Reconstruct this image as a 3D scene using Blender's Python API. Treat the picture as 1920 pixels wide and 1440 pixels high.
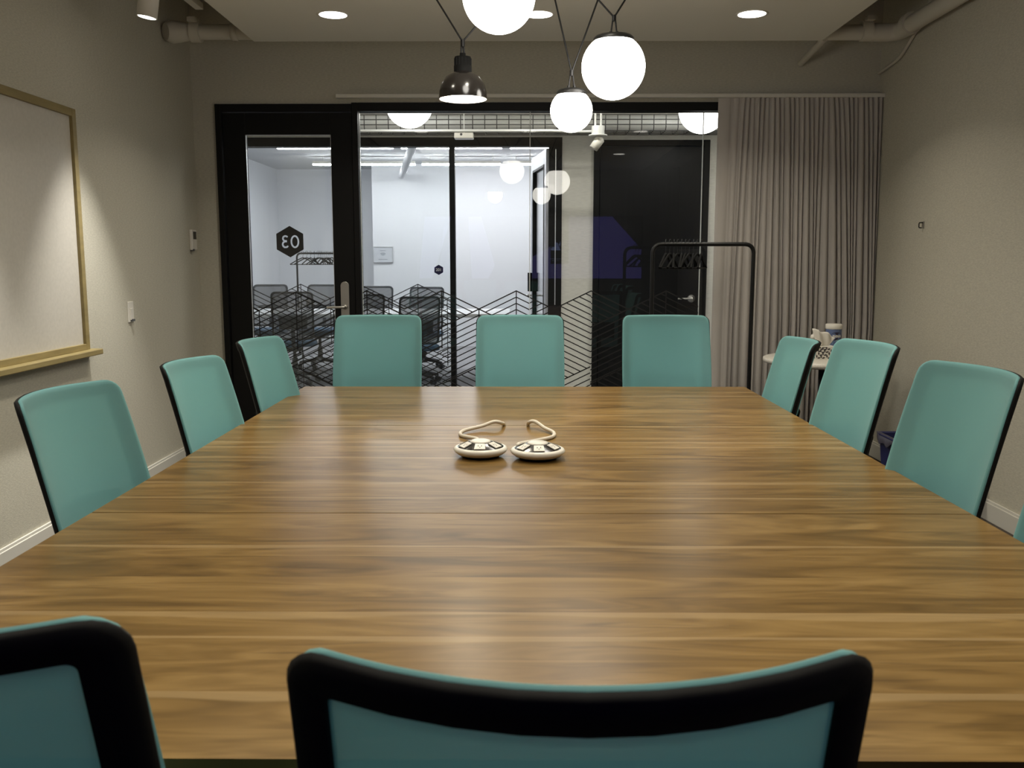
import bpy, math, random
from mathutils import Vector, Matrix
random.seed(7)
for o in list(bpy.data.objects): bpy.data.objects.remove(o, do_unlink=True)
SC = bpy.context.scene
COL = SC.collection
PI = math.pi
# ------------------------------------------------------------------ camera
cam_d = bpy.data.cameras.new('camera'); cam = bpy.data.objects.new('camera', cam_d); COL.objects.link(cam)
cam_d.sensor_width = 36.0; cam_d.sensor_fit = 'HORIZONTAL'; cam_d.lens = 36.0*1700/1920
cam_d.clip_start = 0.02; cam_d.clip_end = 100
cam.location = (0, 0, 1.32)
cam.rotation_euler = (PI/2-math.atan(232/1700), 0, math.atan(12/1700))
cam_d.dof.use_dof = True; cam_d.dof.focus_distance = 4.2; cam_d.dof.aperture_fstop = 13.0
SC.camera = cam
# ------------------------------------------------------------------ world, exposure
w = bpy.data.worlds.new('world'); SC.world = w; w.use_nodes = True
w.node_tree.nodes['Background'].inputs[0].default_value = (.9, .92, 1, 1)
w.node_tree.nodes['Background'].inputs[1].default_value = 0.01
SC.view_settings.view_transform = 'Standard'
try: SC.view_settings.look = 'None'
except Exception: pass
SC.view_settings.exposure = 0.35; SC.view_settings.gamma = 1.0
SC.view_settings.use_curve_mapping = False
try:                                     # enough light paths for an interior, without the long tail
    SC.cycles.max_bounces = 8; SC.cycles.diffuse_bounces = 4; SC.cycles.glossy_bounces = 4; SC.cycles.transparent_max_bounces = 20
    SC.cycles.caustics_reflective = False; SC.cycles.caustics_refractive = False
except Exception: pass
# light strengths
P_DOWN = 7.0      # recessed downlights (W)
P_SPOT = 115.0     # wall-washing cylinder spots (W)
E_GLOBE = 10.0      # glow of the opal globes
E_HALL = 5.5       # corridor globes
E_TUBE = 43.0       # office linear lights
P_HALL = 12.0  # unseen lamps added to brighten the corridor (W)
WARM = (1.0, .92, .76)
# ------------------------------------------------------------------ helpers
class MB:
    def __init__(s): s.v = []; s.f = []; s.sm = []
    def add(s, vs, fs, smooth=False):
        b = len(s.v); s.v += [tuple(p) for p in vs]
        for f in fs: s.f.append(tuple(b+i for i in f)); s.sm.append(smooth)
        return s
    def box(s, x0, x1, y0, y1, z0, z1):
        vs = [(x0,y0,z0),(x1,y0,z0),(x1,y1,z0),(x0,y1,z0),(x0,y0,z1),(x1,y0,z1),(x1,y1,z1),(x0,y1,z1)]
        return s.add(vs, [(0,3,2,1),(4,5,6,7),(0,1,5,4),(1,2,6,5),(2,3,7,6),(3,0,4,7)])
    def tube(s, pts, r, n=10, closed=False, caps=True):
        pts = [Vector(p) for p in pts]; m = len(pts)
        rs = r if isinstance(r, (list, tuple)) else [r]*m
        rings = []; up = None
        for i, p in enumerate(pts):
            if closed: t = (pts[(i+1) % m]-pts[i-1])
            else: t = (pts[min(i+1, m-1)]-pts[max(i-1, 0)])
            t.normalize()
            if up is None:
                up = Vector((0,0,1)) if abs(t.z) < .9 else Vector((1,0,0))
            a = t.cross(up)
            if a.length < 1e-5: a = t.cross(Vector((0,1,0)))
            a.normalize(); up = a.cross(t).normalized()
            rings.append([p+(a*math.cos(2*PI*k/n)+up*math.sin(2*PI*k/n))*rs[i] for k in range(n)])
        vs = [q for R in rings for q in R]; fs = []
        for i in range(m if closed else m-1):
            for k in range(n):
                j = (i+1) % m
                fs.append((i*n+k, i*n+(k+1) % n, j*n+(k+1) % n, j*n+k))
        s.add(vs, fs, True)
        if caps and not closed:
            s.add(rings[0], [tuple(range(n))]); s.add(rings[-1], [tuple(reversed(range(n)))])
        return s
    def lathe(s, prof, n=32, c=(0,0,0), M=None):
        vs = []; fs = []
        for r, z in prof:
            for k in range(n):
                p = Vector((r*math.cos(2*PI*k/n), r*math.sin(2*PI*k/n), z))
                if M: p = M @ p
                vs.append(p+Vector(c))
        for i in range(len(prof)-1):
            for k in range(n):
                fs.append((i*n+k, i*n+(k+1) % n, (i+1)*n+(k+1) % n, (i+1)*n+k))
        return s.add(vs, fs, True)
    def disc(s, c, r, n=32, M=None, flip=False):
        vs = [Vector((r*math.cos(2*PI*k/n), r*math.sin(2*PI*k/n), 0)) for k in range(n)]
        if M: vs = [M @ p for p in vs]
        idx = tuple(range(n))
        return s.add([p+Vector(c) for p in vs], [idx[::-1] if flip else idx])
    def prism(s, poly, y0, y1):            # polygon in x,z extruded along y
        n = len(poly); vs = [(x, y0, z) for x, z in poly]+[(x, y1, z) for x, z in poly]
        fs = [tuple(range(n)), tuple(reversed(range(n, 2*n)))]+[(i, i+n, (i+1) % n+n, (i+1) % n) for i in range(n)]
        return s.add(vs, fs)
    def mesh(s, name):
        m = bpy.data.meshes.new(name); m.from_pydata(s.v, [], s.f); m.polygons.foreach_set('use_smooth', s.sm); m.update()
        return m
    def build(s, name, mat, parent=None, bevel=0, seg=2, loc=None, label=None):
        m = s.mesh(name); m.materials.append(mat)
        o = bpy.data.objects.new(name, m); COL.objects.link(o)
        if parent: o.parent = parent
        if loc: o.location = loc
        if bevel:
            b = o.modifiers.new('bevel', 'BEVEL'); b.width = bevel; b.segments = seg; b.limit_method = 'ANGLE'; b.angle_limit = .6
            b.harden_normals = False
        if label: o['label'] = label
        return o
def tag(o, label=None, cat=None, group=None, kind=None):
    if label: o['label'] = label
    if cat: o['category'] = cat
    if group: o['group'] = group
    if kind: o['kind'] = kind
    return o
def thing(name, label, cat, loc=(0,0,0), rz=0, group=None, kind=None):
    o = bpy.data.objects.new(name, None); COL.objects.link(o); o.empty_display_size = .1
    o.location = loc; o.rotation_euler = (0, 0, rz)
    return tag(o, label, cat, group, kind)
def copy_tree(o, parent=None):
    c = o.copy(); COL.objects.link(c); c.parent = parent
    for ch in list(o.children): copy_tree(ch, c)
    return c
def rbox(x0, x1, y0, y1, z0, z1, name, mat, parent=None, bevel=.003, **k):
    return MB().box(x0, x1, y0, y1, z0, z1).build(name, mat, parent, bevel, **k)
def arc_pts(pts, r, n=6):                 # polyline with rounded corners
    pts = [Vector(p) for p in pts]; out = [pts[0]]
    for i in range(1, len(pts)-1):
        a = (pts[i-1]-pts[i]); b = (pts[i+1]-pts[i]); rr = min(r, a.length*.48, b.length*.48)
        p0 = pts[i]+a.normalized()*rr; p2 = pts[i]+b.normalized()*rr
        for k in range(n+1):
            t = k/n; out.append(p0*(1-t)**2+pts[i]*2*t*(1-t)+p2*t*t)
    return out+[pts[-1]]
def spline(pts, n=8):
    P = [Vector(p) for p in pts]; P = [P[0]*2-P[1]]+P+[P[-1]*2-P[-2]]; out = []
    for i in range(1, len(P)-2):
        for k in range(n):
            t = k/n; a, b, c, d = P[i-1:i+3]
            out.append(.5*((2*b)+(c-a)*t+(2*a-5*b+4*c-d)*t*t+(3*b-a-3*c+d)*t**3))
    return out+[P[-2]]
# ------------------------------------------------------------------ materials
def mat(name, col, rough=.5, metal=0, spec=.5, bump=None, var=None, emit=None, coat=0, sheen=0):
    m = bpy.data.materials.new(name); m.use_nodes = True; nt = m.node_tree; b = nt.nodes['Principled BSDF']
    b.inputs['Base Color'].default_value = (*col, 1); b.inputs['Roughness'].default_value = rough
    b.inputs['Metallic'].default_value = metal; b.inputs['Specular IOR Level'].default_value = spec
    b.inputs['Coat Weight'].default_value = coat; b.inputs['Sheen Weight'].default_value = sheen
    tc = nt.nodes.new('ShaderNodeTexCoord')
    if var:                                 # (scale xyz, amount)
        mp = nt.nodes.new('ShaderNodeMapping'); mp.inputs['Scale'].default_value = var[0]
        nz = nt.nodes.new('ShaderNodeTexNoise'); nz.inputs['Scale'].default_value = 1; nz.inputs['Detail'].default_value = 4
        nt.links.new(tc.outputs['Object'], mp.inputs['Vector']); nt.links.new(mp.outputs[0], nz.inputs['Vector'])
        mr = nt.nodes.new('ShaderNodeMapRange'); mr.inputs['From Min'].default_value = .3; mr.inputs['From Max'].default_value = .7
        mr.inputs['To Min'].default_value = 1-var[1]; mr.inputs['To Max'].default_value = 1+var[1]
        nt.links.new(nz.outputs['Fac'], mr.inputs['Value'])
        mx = nt.nodes.new('ShaderNodeVectorMath'); mx.operation = 'SCALE'; mx.inputs[0].default_value = col
        nt.links.new(mr.outputs[0], mx.inputs['Scale']); nt.links.new(mx.outputs[0], b.inputs['Base Color'])
    if bump:                                # (scale xyz, strength)
        mp = nt.nodes.new('ShaderNodeMapping'); mp.inputs['Scale'].default_value = bump[0]
        nz = nt.nodes.new('ShaderNodeTexNoise'); nz.inputs['Scale'].default_value = 1; nz.inputs['Detail'].default_value = 3
        bp = nt.nodes.new('ShaderNodeBump'); bp.inputs['Strength'].default_value = bump[1]; bp.inputs['Distance'].default_value = .002
        nt.links.new(tc.outputs['Object'], mp.inputs['Vector']); nt.links.new(mp.outputs[0], nz.inputs['Vector'])
        nt.links.new(nz.outputs['Fac'], bp.inputs['Height']); nt.links.new(bp.outputs[0], b.inputs['Normal'])
    if emit:
        b.inputs['Emission Color'].default_value = (*emit[0], 1); b.inputs['Emission Strength'].default_value = emit[1]
    return m
def emis(name, col, s): return mat(name, (.8, .8, .8), .3, emit=(col, s))
def glass(name, tint=(1, 1, 1), f0=.045):
    m = bpy.data.materials.new(name); m.use_nodes = True; nt = m.node_tree; nt.nodes.clear()
    out = nt.nodes.new('ShaderNodeOutputMaterial'); mix = nt.nodes.new('ShaderNodeMixShader')
    tr = nt.nodes.new('ShaderNodeBsdfTransparent'); tr.inputs[0].default_value = (*tint, 1)
    gl = nt.nodes.new('ShaderNodeBsdfGlossy'); gl.inputs['Roughness'].default_value = 0.0
    lw = nt.nodes.new('ShaderNodeLayerWeight'); lw.inputs['Blend'].default_value = .5
    pw = nt.nodes.new('ShaderNodeMath'); pw.operation = 'POWER'; pw.inputs[1].default_value = 5
    ma = nt.nodes.new('ShaderNodeMath'); ma.operation = 'MULTIPLY_ADD'; ma.inputs[1].default_value = 1-f0; ma.inputs[2].default_value = f0
    L = nt.links.new
    L(lw.outputs['Facing'], pw.inputs[0]); L(pw.outputs[0], ma.inputs[0]); L(ma.outputs[0], mix.inputs[0])
    L(tr.outputs[0], mix.inputs[1]); L(gl.outputs[0], mix.inputs[2]); L(mix.outputs[0], out.inputs[0])
    return m
def mesh_fabric(name, col, transp, transl=.35, rough=.7):
    m = bpy.data.materials.new(name); m.use_nodes = True; nt = m.node_tree; L = nt.links.new
    b = nt.nodes['Principled BSDF']; b.inputs['Base Color'].default_value = (*col, 1); b.inputs['Roughness'].default_value = rough
    b.inputs['Specular IOR Level'].default_value = .3; b.inputs['Sheen Weight'].default_value = .15
    tl = nt.nodes.new('ShaderNodeBsdfTranslucent'); tl.inputs[0].default_value = (*col, 1)
    tr = nt.nodes.new('ShaderNodeBsdfTransparent')
    m1 = nt.nodes.new('ShaderNodeMixShader'); m1.inputs[0].default_value = transl
    m2 = nt.nodes.new('ShaderNodeMixShader'); m2.inputs[0].default_value = transp
    L(b.outputs[0], m1.inputs[1]); L(tl.outputs[0], m1.inputs[2]); L(m1.outputs[0], m2.inputs[1]); L(tr.outputs[0], m2.inputs[2])
    L(m2.outputs[0], nt.nodes['Material Output'].inputs[0])
    return m
def wood():
    m = bpy.data.materials.new('teak_boards'); m.use_nodes = True; nt = m.node_tree; L = nt.links.new; N = nt.nodes.new
    b = nt.nodes['Principled BSDF']
    tc = N('ShaderNodeTexCoord'); oi = N('ShaderNodeObjectInfo')
    sc = N('ShaderNodeVectorMath'); sc.operation = 'SCALE'; sc.inputs[0].default_value = (37.1, 11.3, 5.7); L(oi.outputs['Random'], sc.inputs['Scale'])
    ad = N('ShaderNodeVectorMath'); ad.operation = 'ADD'; L(tc.outputs['Object'], ad.inputs[0]); L(sc.outputs[0], ad.inputs[1])
    def noise(scale, detail, dist=0):
        mp = N('ShaderNodeMapping'); mp.inputs['Scale'].default_value = scale; L(ad.outputs[0], mp.inputs['Vector'])
        nz = N('ShaderNodeTexNoise'); nz.inputs['Scale'].default_value = 1; nz.inputs['Detail'].default_value = detail; nz.inputs['Distortion'].default_value = dist
        L(mp.outputs[0], nz.inputs['Vector']); return nz.outputs['Fac']
    broad = noise((2.0, 1.1, 3), 2, 2.4); fine = noise((7, 8, 20), 3, 1.0); blot = noise((1.6, .8, 2), 2, .5)
    r1 = N('ShaderNodeValToRGB'); e = r1.color_ramp.elements
    e[0].position = .25; e[0].color = (.105, .060, .016, 1); e[1].position = .76; e[1].color = (.262, .164, .056, 1)
    k = r1.color_ramp.elements.new(.5); k.color = (.178, .105, .031, 1)
    # broad grain + per-board tone
    mr = N('ShaderNodeMapRange'); mr.inputs['To Min'].default_value = -.07; mr.inputs['To Max'].default_value = .08; L(oi.outputs['Random'], mr.inputs['Value'])
    a1 = N('ShaderNodeMath'); a1.operation = 'ADD'; L(broad, a1.inputs[0]); L(mr.outputs[0], a1.inputs[1])
    f1 = N('ShaderNodeMath'); f1.operation = 'MULTIPLY_ADD'; f1.inputs[1].default_value = .06; f1.inputs[2].default_value = -.03; L(fine, f1.inputs[0])
    a2 = N('ShaderNodeMath'); a2.operation = 'ADD'; L(a1.outputs[0], a2.inputs[0]); L(f1.outputs[0], a2.inputs[1])
    L(a2.outputs[0], r1.inputs[0])
    # dark mineral streaks
    st = N('ShaderNodeMapRange'); st.inputs['From Min'].default_value = .60; st.inputs['From Max'].default_value = .74; st.inputs['To Min'].default_value = 0; st.inputs['To Max'].default_value = .42
    L(noise((3.2, 3.6, 6), 3, 1.4), st.inputs['Value'])
    mx = N('ShaderNodeMixRGB'); mx.inputs[2].default_value = (.05, .025, .008, 1); L(st.outputs[0], mx.inputs[0]); L(r1.outputs[0], mx.inputs[1])
    # pale sapwood along some edges
    sx = N('ShaderNodeSeparateXYZ'); L(tc.outputs['Object'], sx.inputs[0])
    sw = N('ShaderNodeMath'); sw.operation = 'MULTIPLY_ADD'; sw.inputs[1].default_value = .7; L(blot, sw.inputs[0]); L(sx.outputs['Y'], sw.inputs[2])
    s2 = N('ShaderNodeMapRange'); s2.inputs['From Min'].default_value = .62; s2.inputs['From Max'].default_value = .70; L(sw.outputs[0], s2.inputs['Value'])
    gt = N('ShaderNodeMath'); gt.operation = 'GREATER_THAN'; gt.inputs[1].default_value = .6
    fr = N('ShaderNodeMath'); fr.operation = 'FRACT'; q = N('ShaderNodeMath'); q.operation = 'MULTIPLY'; q.inputs[1].default_value = 7.3; L(oi.outputs['Random'], q.inputs[0]); L(q.outputs[0], fr.inputs[0]); L(fr.outputs[0], gt.inputs[0])
    mm = N('ShaderNodeMath'); mm.operation = 'MULTIPLY'; L(s2.outputs[0], mm.inputs[0]); L(gt.outputs[0], mm.inputs[1])
    m3 = N('ShaderNodeMath'); m3.operation = 'MULTIPLY'; m3.inputs[1].default_value = .55; L(mm.outputs[0], m3.inputs[0])
    mx2 = N('ShaderNodeMixRGB'); mx2.inputs[2].default_value = (.34, .235, .11, 1); L(m3.outputs[0], mx2.inputs[0]); L(mx.outputs[0], mx2.inputs[1])
    L(mx2.outputs[0], b.inputs['Base Color'])
    b.inputs['Roughness'].default_value = .30; b.inputs['Specular IOR Level'].default_value = .2
    return m
M = {}
M['wall'] = mat('wall_vinyl', (.54, .515, .43), .75, spec=.25, bump=((90, 90, 420), .5), var=((50, 50, 220), .10))
M['dark_wall'] = mat('dark_wall_paint', (.09, .088, .082), .8, spec=.2)
M['ceil'] = mat('ceiling_paint', (.66, .635, .56), .85, spec=.2)
M['ceil_up'] = mat('upper_ceiling_paint', (.33, .30, .24), .9, spec=.1)
M['white_trim'] = mat('white_trim', (.66, .64, .58), .45)
M['carpet'] = mat('carpet', (.085, .075, .065), .95, spec=.1, bump=((400, 400, 400), .8), var=((140, 140, 140), .5))
M['hall_floor'] = mat('hall_floor', (.30, .30, .31), .6, var=((6, 6, 6), .08))
M['office_white'] = mat('office_white_paint', (.80, .81, .84), .7, spec=.2)
M['office_ceil'] = mat('office_ceiling', (.62, .63, .65), .8, spec=.2)
M['black_frame'] = mat('black_frame_paint', (.006, .006, .006), .5, spec=.2)
M['black_door'] = mat('black_door_stain', (.006, .006, .0065), .42, spec=.25, bump=((60, 60, 2), .1), var=((40, 40, 1.5), .25))
M['black_plastic'] = mat('black_plastic', (.006, .006, .006), .7, spec=.15)
M['black_steel'] = mat('black_steel', (.008, .008, .008), .4, spec=.3)
M['black_gloss'] = mat('black_gloss_enamel', (.012, .010, .009), .18, spec=.6)
M['chrome'] = mat('brushed_nickel', (.55, .53, .49), .35, metal=1)
M['alu'] = mat('aluminium_edge', (.72, .73, .74), .35, metal=.6)
M['teal'] = mesh_fabric('teal_mesh', (.245, .545, .555), .15, .36)
M['teal_piping'] = mat('teal_edge', (.24, .42, .38), .8)
M['seat'] = mat('seat_fabric', (.02, .022, .024), .9, bump=((500, 500, 500), .4))
M['grey_mesh'] = mesh_fabric('grey_mesh', (.17, .175, .19), .52, .2)
M['blue_seat'] = mat('blue_grey_seat', (.10, .16, .24), .9)
M['dark_grey'] = mat('dark_grey_plastic', (.075, .078, .085), .5)
M['office_table'] = mat('white_laminate', (.82, .83, .84), .35)
M['wood'] = wood()
M['wood_edge'] = mat('walnut_edge', (.15, .052, .014), .35, var=((2, 40, 40), .3))
M['oak'] = mat('ash_frame', (.27, .21, .085), .5, var=((30, 6, 30), .15), bump=((60, 8, 60), .15))
M['white_plastic'] = mat('white_plastic', (.72, .69, .62), .3)
M['white_cord'] = mat('white_cord', (.60, .55, .46), .5)
M['outlet_dark'] = mat('outlet_hole', (.03, .03, .03), .6)
M['terrazzo'] = mat('speckled_stone', (.60, .57, .51), .35, var=((120, 120, 120), .16))
M['curtain'] = mat('curtain_linen', (.47, .44, .415), .9, spec=.1, bump=((300, 300, 300), .3), var=((8, 8, 1), .06))
M['pipe'] = mat('painted_pipe', (.56, .53, .45), .6)
M['opal'] = emis('opal_globe_lit', (1.0, .95, .86), E_GLOBE)
M['opal_hall'] = emis('hall_globe_lit', (1, .97, .92), E_HALL)
M['lens'] = emis('downlight_lens_lit', (1, .94, .84), 5.0)
M['tube'] = emis('linear_tube_lit', (.98, .98, 1), E_TUBE)
M['glass'] = glass('clear_glass', (.97, .985, .98), .030)
M['glass_far'] = glass('office_glass', (.96, .975, .975), .024)
M['glass_edge'] = mat('glass_edge_polished', (.70, .74, .73), .2, spec=.6)
M['film'] = mat('black_vinyl_lines', (.008, .008, .008), .6)
M['decal'] = mat('black_vinyl_decal', (.012, .012, .013), .25)
M['decal_navy'] = mat('navy_vinyl_decal', (.012, .012, .055), .35)
M['decal_white'] = mat('white_vinyl', (.75, .76, .76), .5)
M['paper'] = mat('paper', (.60, .62, .66), .8)
M['paper_ink'] = mat('grey_ink', (.22, .24, .28), .8)
M['bin_blue'] = mat('bin_blue_plastic', (.016, .020, .090), .45)
M['liner'] = mat('bin_liner', (.055, .052, .075), .35)
M['wipes_blue'] = mat('label_blue', (.10, .14, .27), .45)
M['wipes_dark'] = mat('label_dark', (.02, .015, .04), .45)
M['wipes_cyan'] = mat('label_cyan', (.20, .36, .44), .45)
M['clear_plastic'] = mat('translucent_bottle', (.30, .33, .33), .2)
M['tissue'] = mat('tissue_paper', (.72, .69, .63), .95, spec=.1)
M['leaf_ink'] = mat('leaf_print', (.05, .045, .045), .7)
M['metal_light'] = mat('galvanised_metal', (.74, .74, .71), .5, metal=.15)
M['hall_wall'] = mat('corridor_wall_vinyl', (.70, .68, .62), .8, spec=.2, bump=((30, 30, 160), .5), var=((20, 20, 110), .07))
M['wire'] = mat('zinc_wire', (.05, .05, .05), .5)
M['screen_dark'] = mat('screen_black', (.004, .004, .006), .2)
M['screen_blue'] = emis('screen_blue', (.035, .022, .42), 1.0); 
M['screen_pale'] = emis('screen_pale_blue', (.25, .33, .72), 1.2)
M['reflect_leaf'] = mat('door_reflection_grey', (.62, .63, .68), .4, metal=.3)  # dark metal door frame; the white room's reflection is put into this pale colour
# ------------------------------------------------------------------ room shell
XL, XR, YF, YB, ZC = -2.2, 2.415, 6.3, -1.2, 3.02
def struct(name, mb, m, label, cat, bevel=0):
    return tag(mb.build(name, m, None, bevel), label, cat, None, 'structure')
struct('floor', MB().box(XL-.1, XR+.1, YB-.1, YF+.05, -.1, 0), M['carpet'], 'dark speckled carpet under the conference table', 'floor')
struct('wall_left', MB().box(XL-.1, XL, YB, YF+.1, 0, ZC), M['wall'], 'beige textured wall behind the wood framed board', 'wall')
struct('wall_right', MB().box(XR, XR+.1, YB, YF+.1, 0, ZC), M['wall'], 'beige textured wall on the right beside the curtain', 'wall')
struct('wall_back', MB().box(XL-.1, XR+.1, YB-.1, YB, 0, ZC), M['dark_wall'], 'dark wall behind the camera carrying two screens', 'wall')
struct('wall_far', MB().box(XL, XR, YF, YF+.1, 2.36, ZC).box(XL, -2.044, YF, YF+.1, 0, 2.36), M['wall'], 'beige wall band above the glass front and door', 'wall')
struct('ceiling', MB().box(XL-.1, XR+.1, YB-.1, YF+.1, ZC, ZC+.1), M['ceil_up'], 'dark exposed upper ceiling around the dropped panel', 'ceiling')
struct('ceiling_soffit', MB().box(-1.6, 1.825, YB+.3, 5.7, 2.63, ZC), M['ceil'], 'pale dropped ceiling panel holding the round downlights', 'ceiling')
def baseboard(name, x0, x1, lip, label):
    mb = MB().box(x0, x1, YB, YF, 0, .092).box(*lip, YB, YF, .092, .105)
    struct(name, mb, M['white_trim'], label, 'baseboard', .002)
baseboard('baseboard_left', XL, XL+.016, (XL, XL+.010), 'white baseboard along the left wall')
baseboard('baseboard_right', XR-.016, XR, (XR-.010, XR), 'white baseboard along the right wall')
# ------------------------------------------------------------------ chevron film
def chevrons(mb, x0, x1, y, peak_x, period=.52, amp=.126, zpk=1.109, step=.0430, seed=1, wid=.0074, zmin=.06):
    rnd = random.Random(seed); p = period/2; sl = amp/p
    def seg(xa, za, xb, zb, w):
        if xb < xa: xa, za, xb, zb = xb, zb, xa, za
        if xb <= x0 or xa >= x1:
            if not (xa == xb): return
        if xa != xb:
            s_ = (zb-za)/(xb-xa)
            if xa < x0: za += s_*(x0-xa); xa = x0
            if xb > x1: zb -= s_*(xb-x1); xb = x1
            h = w/2*math.sqrt(1+s_*s_)
            if xb-xa < .002: return
            mb.add([(xa, y, za-h), (xb, y, zb-h), (xb, y, zb+h), (xa, y, za+h)], [(0, 1, 2, 3)])
        elif x0 < xa < x1:
            mb.add([(xa-w/2, y, za), (xa+w/2, y, za), (xa+w/2, y, zb), (xa-w/2, y, zb)], [(0, 1, 2, 3)])
    k0 = math.floor((x0-peak_x)/p)-1; k1 = math.ceil((x1-peak_x)/p)+1
    for k in range(k0, k1):
        xa = peak_x+k*p; xb = xa+p
        za, zb = (zpk, zpk-amp) if k % 2 == 0 else (zpk-amp, zpk)
        d0 = -1 if k % 2 == 0 else 1
        # cells: (upper line at xa,xb) (lower line at xa,xb) hatch direction
        pat = rnd.choice([0, 1, 2, 2, 1])
        cells = []; ua, ub = za, zb; hd = d0
        first = True
        while max(ua, ub) > zmin:
            if first and pat == 0: h = rnd.choice([.5, .7, .9]); la, lb = ua-h, ub-h; hd = d0
            elif first and pat == 1:
                if d0 < 0: la, lb = ub-amp, ub
                else: la, lb = ua, ua-amp
                hd = d0
            elif first: h = .53; la, lb = ua-h, ub-h; hd = -d0
            else:
                h = rnd.choice([.26, .40, .53, .75]); hd = -hd; la, lb = ua-h, ub-h
            first = False
            cells.append((ua, ub, la, lb, hd)); ua, ub = la, lb
        for ua, ub, la, lb, hd in cells:
            if max(ua, ub) <= zmin: continue
            seg(xa, ua, xb, ub, wid*1.15)
            su, sv = (ub-ua), (lb-la)
            zz = max(ua, ub)+amp+step; lo = min(la, lb)-amp
            base = ua if hd == (1 if ub > ua else -1) else ua
            n = int((zz-lo)/step)+2
            for i in range(-n, n):
                z0 = base-i*step          # height at xa
                # line z0+hd*amp*t , t in 0..1, keep where la+sv t < z < ua+su t and z>zmin
                t0, t1 = 0.0, 1.0
                def clip(c0, c1, t0, t1):   # need c0+c1*t >= 0
                    if abs(c1) < 1e-9: return (t0, t1) if c0 >= 1e-6 else (1, 0)
                    r = -c0/c1
                    return (max(t0, r), t1) if c1 > 0 else (t0, min(t1, r))
                t0, t1 = clip(ua-z0, su-hd*amp, t0, t1)
                t0, t1 = clip(z0-la, hd*amp-sv, t0, t1)
                t0, t1 = clip(z0-zmin, hd*amp, t0, t1)
                if t1-t0 < .03: continue
                seg(xa+p*t0, z0+hd*amp*t0, xa+p*t1, z0+hd*amp*t1, wid)
        if rnd.random() < .8: seg(xa, za, xa, max(zmin, za-rnd.choice([.4, .6, 1.0])), wid)
    return mb
def film(x0, x1, y, px, parent, seed, **k):
    o = chevrons(MB(), x0, x1, y, px, seed=seed, **k).build('chevron_film', M['film'], parent)
    tag(o, 'thin black zigzag lines printed on the lower glass', None, None, 'stuff'); return o
# ------------------------------------------------------------------ near glass front (window_1) and door_1
win = thing('window_1', 'black framed glass front facing the corridor with zigzag film', 'window', (0, YF, 0), 0, None, 'structure')
rbox(-1.086, XR, -.02, .09, 2.315, 2.37, 'header', M['black_frame'], win)
rbox(-1.125, -1.085, -.02, .09, 0, 2.37, 'post', M['black_frame'], win)
rbox(-1.085, XR, 0, .07, 0, .06, 'sill_channel', M['black_frame'], win)
px_ = [(-1.083, .076), (.080, 1.251), (1.255, XR-.004)]
for i, (a, b) in enumerate(px_):
    g = rbox(a, b, .03, .042, .06, 2.315, 'pane', M['glass'], win, 0)
    if i < 2: film(a, b, .0285, -.015, g, 11+i)
for x in (-1.083, .078, 1.253):
    rbox(x-.0025, x+.0025, .0285, .0435, .06, 2.315, 'glass_joint', M['glass_edge'], win, 0)
door = thing('door_1', 'black framed glass door with a mirrored 03 hexagon', 'door', (0, YF, 0), 0, None, 'structure')
# jamb
rbox(-2.044, -2.005, -.03, .09, 0, 2.36, 'jamb', M['black_frame'], door)
rbox(-2.005, -1.125, -.03, .09, 2.31, 2.36, 'jamb_head', M['black_frame'], door)
# leaf
rbox(-2.002, -1.85, -.005, .045, .01, 2.305, 'stile', M['black_frame'], door)
rbox(-1.272, -1.128, -.005, .045, .01, 2.305, 'stile', M['black_frame'], door)
rbox(-1.85, -1.272, -.005, .045, 2.161, 2.305, 'rail', M['black_frame'], door)
rbox(-1.85, -1.272, -.005, .045, .01, .26, 'rail', M['black_frame'], door)
dg = rbox(-1.85, -1.272, .012, .024, .26, 2.161, 'pane', M['glass'], door, 0)
film(-1.848, -1.274, .0105, -1.545, dg, 5, zpk=1.10)
tr = MB()
for a in (-1.85, -1.2745): tr.box(a, a+.0025, -.003, .011, .26, 2.161)
tr.box(-1.85, -1.272, -.003, .011, 2.1585, 2.161); tr.build('glass_bead', M['alu'], door)
def hexagon(cx, cz, r): return [(cx+r*math.sin(PI/3*i), cz+r*math.cos(PI/3*i)) for i in range(6)]
def text_mesh(name, body, size, m, parent, loc, rot, bold=0.0, depth=.0004):
    cu = bpy.data.curves.new('txt', 'FONT'); cu.body = body; cu.size = size; cu.align_x = 'CENTER'; cu.align_y = 'CENTER'; cu.offset = bold; cu.extrude = depth
    t = bpy.data.objects.new('txt', cu); COL.objects.link(t)
    dg_ = bpy.context.evaluated_depsgraph_get(); me = bpy.data.meshes.new_from_object(t.evaluated_get(dg_)); me.name = name
    bpy.data.objects.remove(t, do_unlink=True)
    me.materials.clear(); me.materials.append(m)
    o = bpy.data.objects.new(name, me); COL.objects.link(o); o.parent = parent; o.location = loc; o.rotation_euler = rot
    return o
def ring_arc(c, r, a0, a1, n=20, ky=1.0):
    return [(c[0]+r*math.cos(math.radians(a0+(a1-a0)*i/n)), c[1]+ky*r*math.sin(math.radians(a0+(a1-a0)*i/n))) for i in range(n+1)]
def digit_zero(cx, w_, h, t):
    return [[(cx+w_/2*math.cos(2*PI*i/40), h/2*math.sin(2*PI*i/40)) for i in range(40)], [(cx+(w_/2-t)*math.cos(2*PI*i/40), (h/2-t)*math.sin(2*PI*i/40)) for i in range(40)]]
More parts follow.
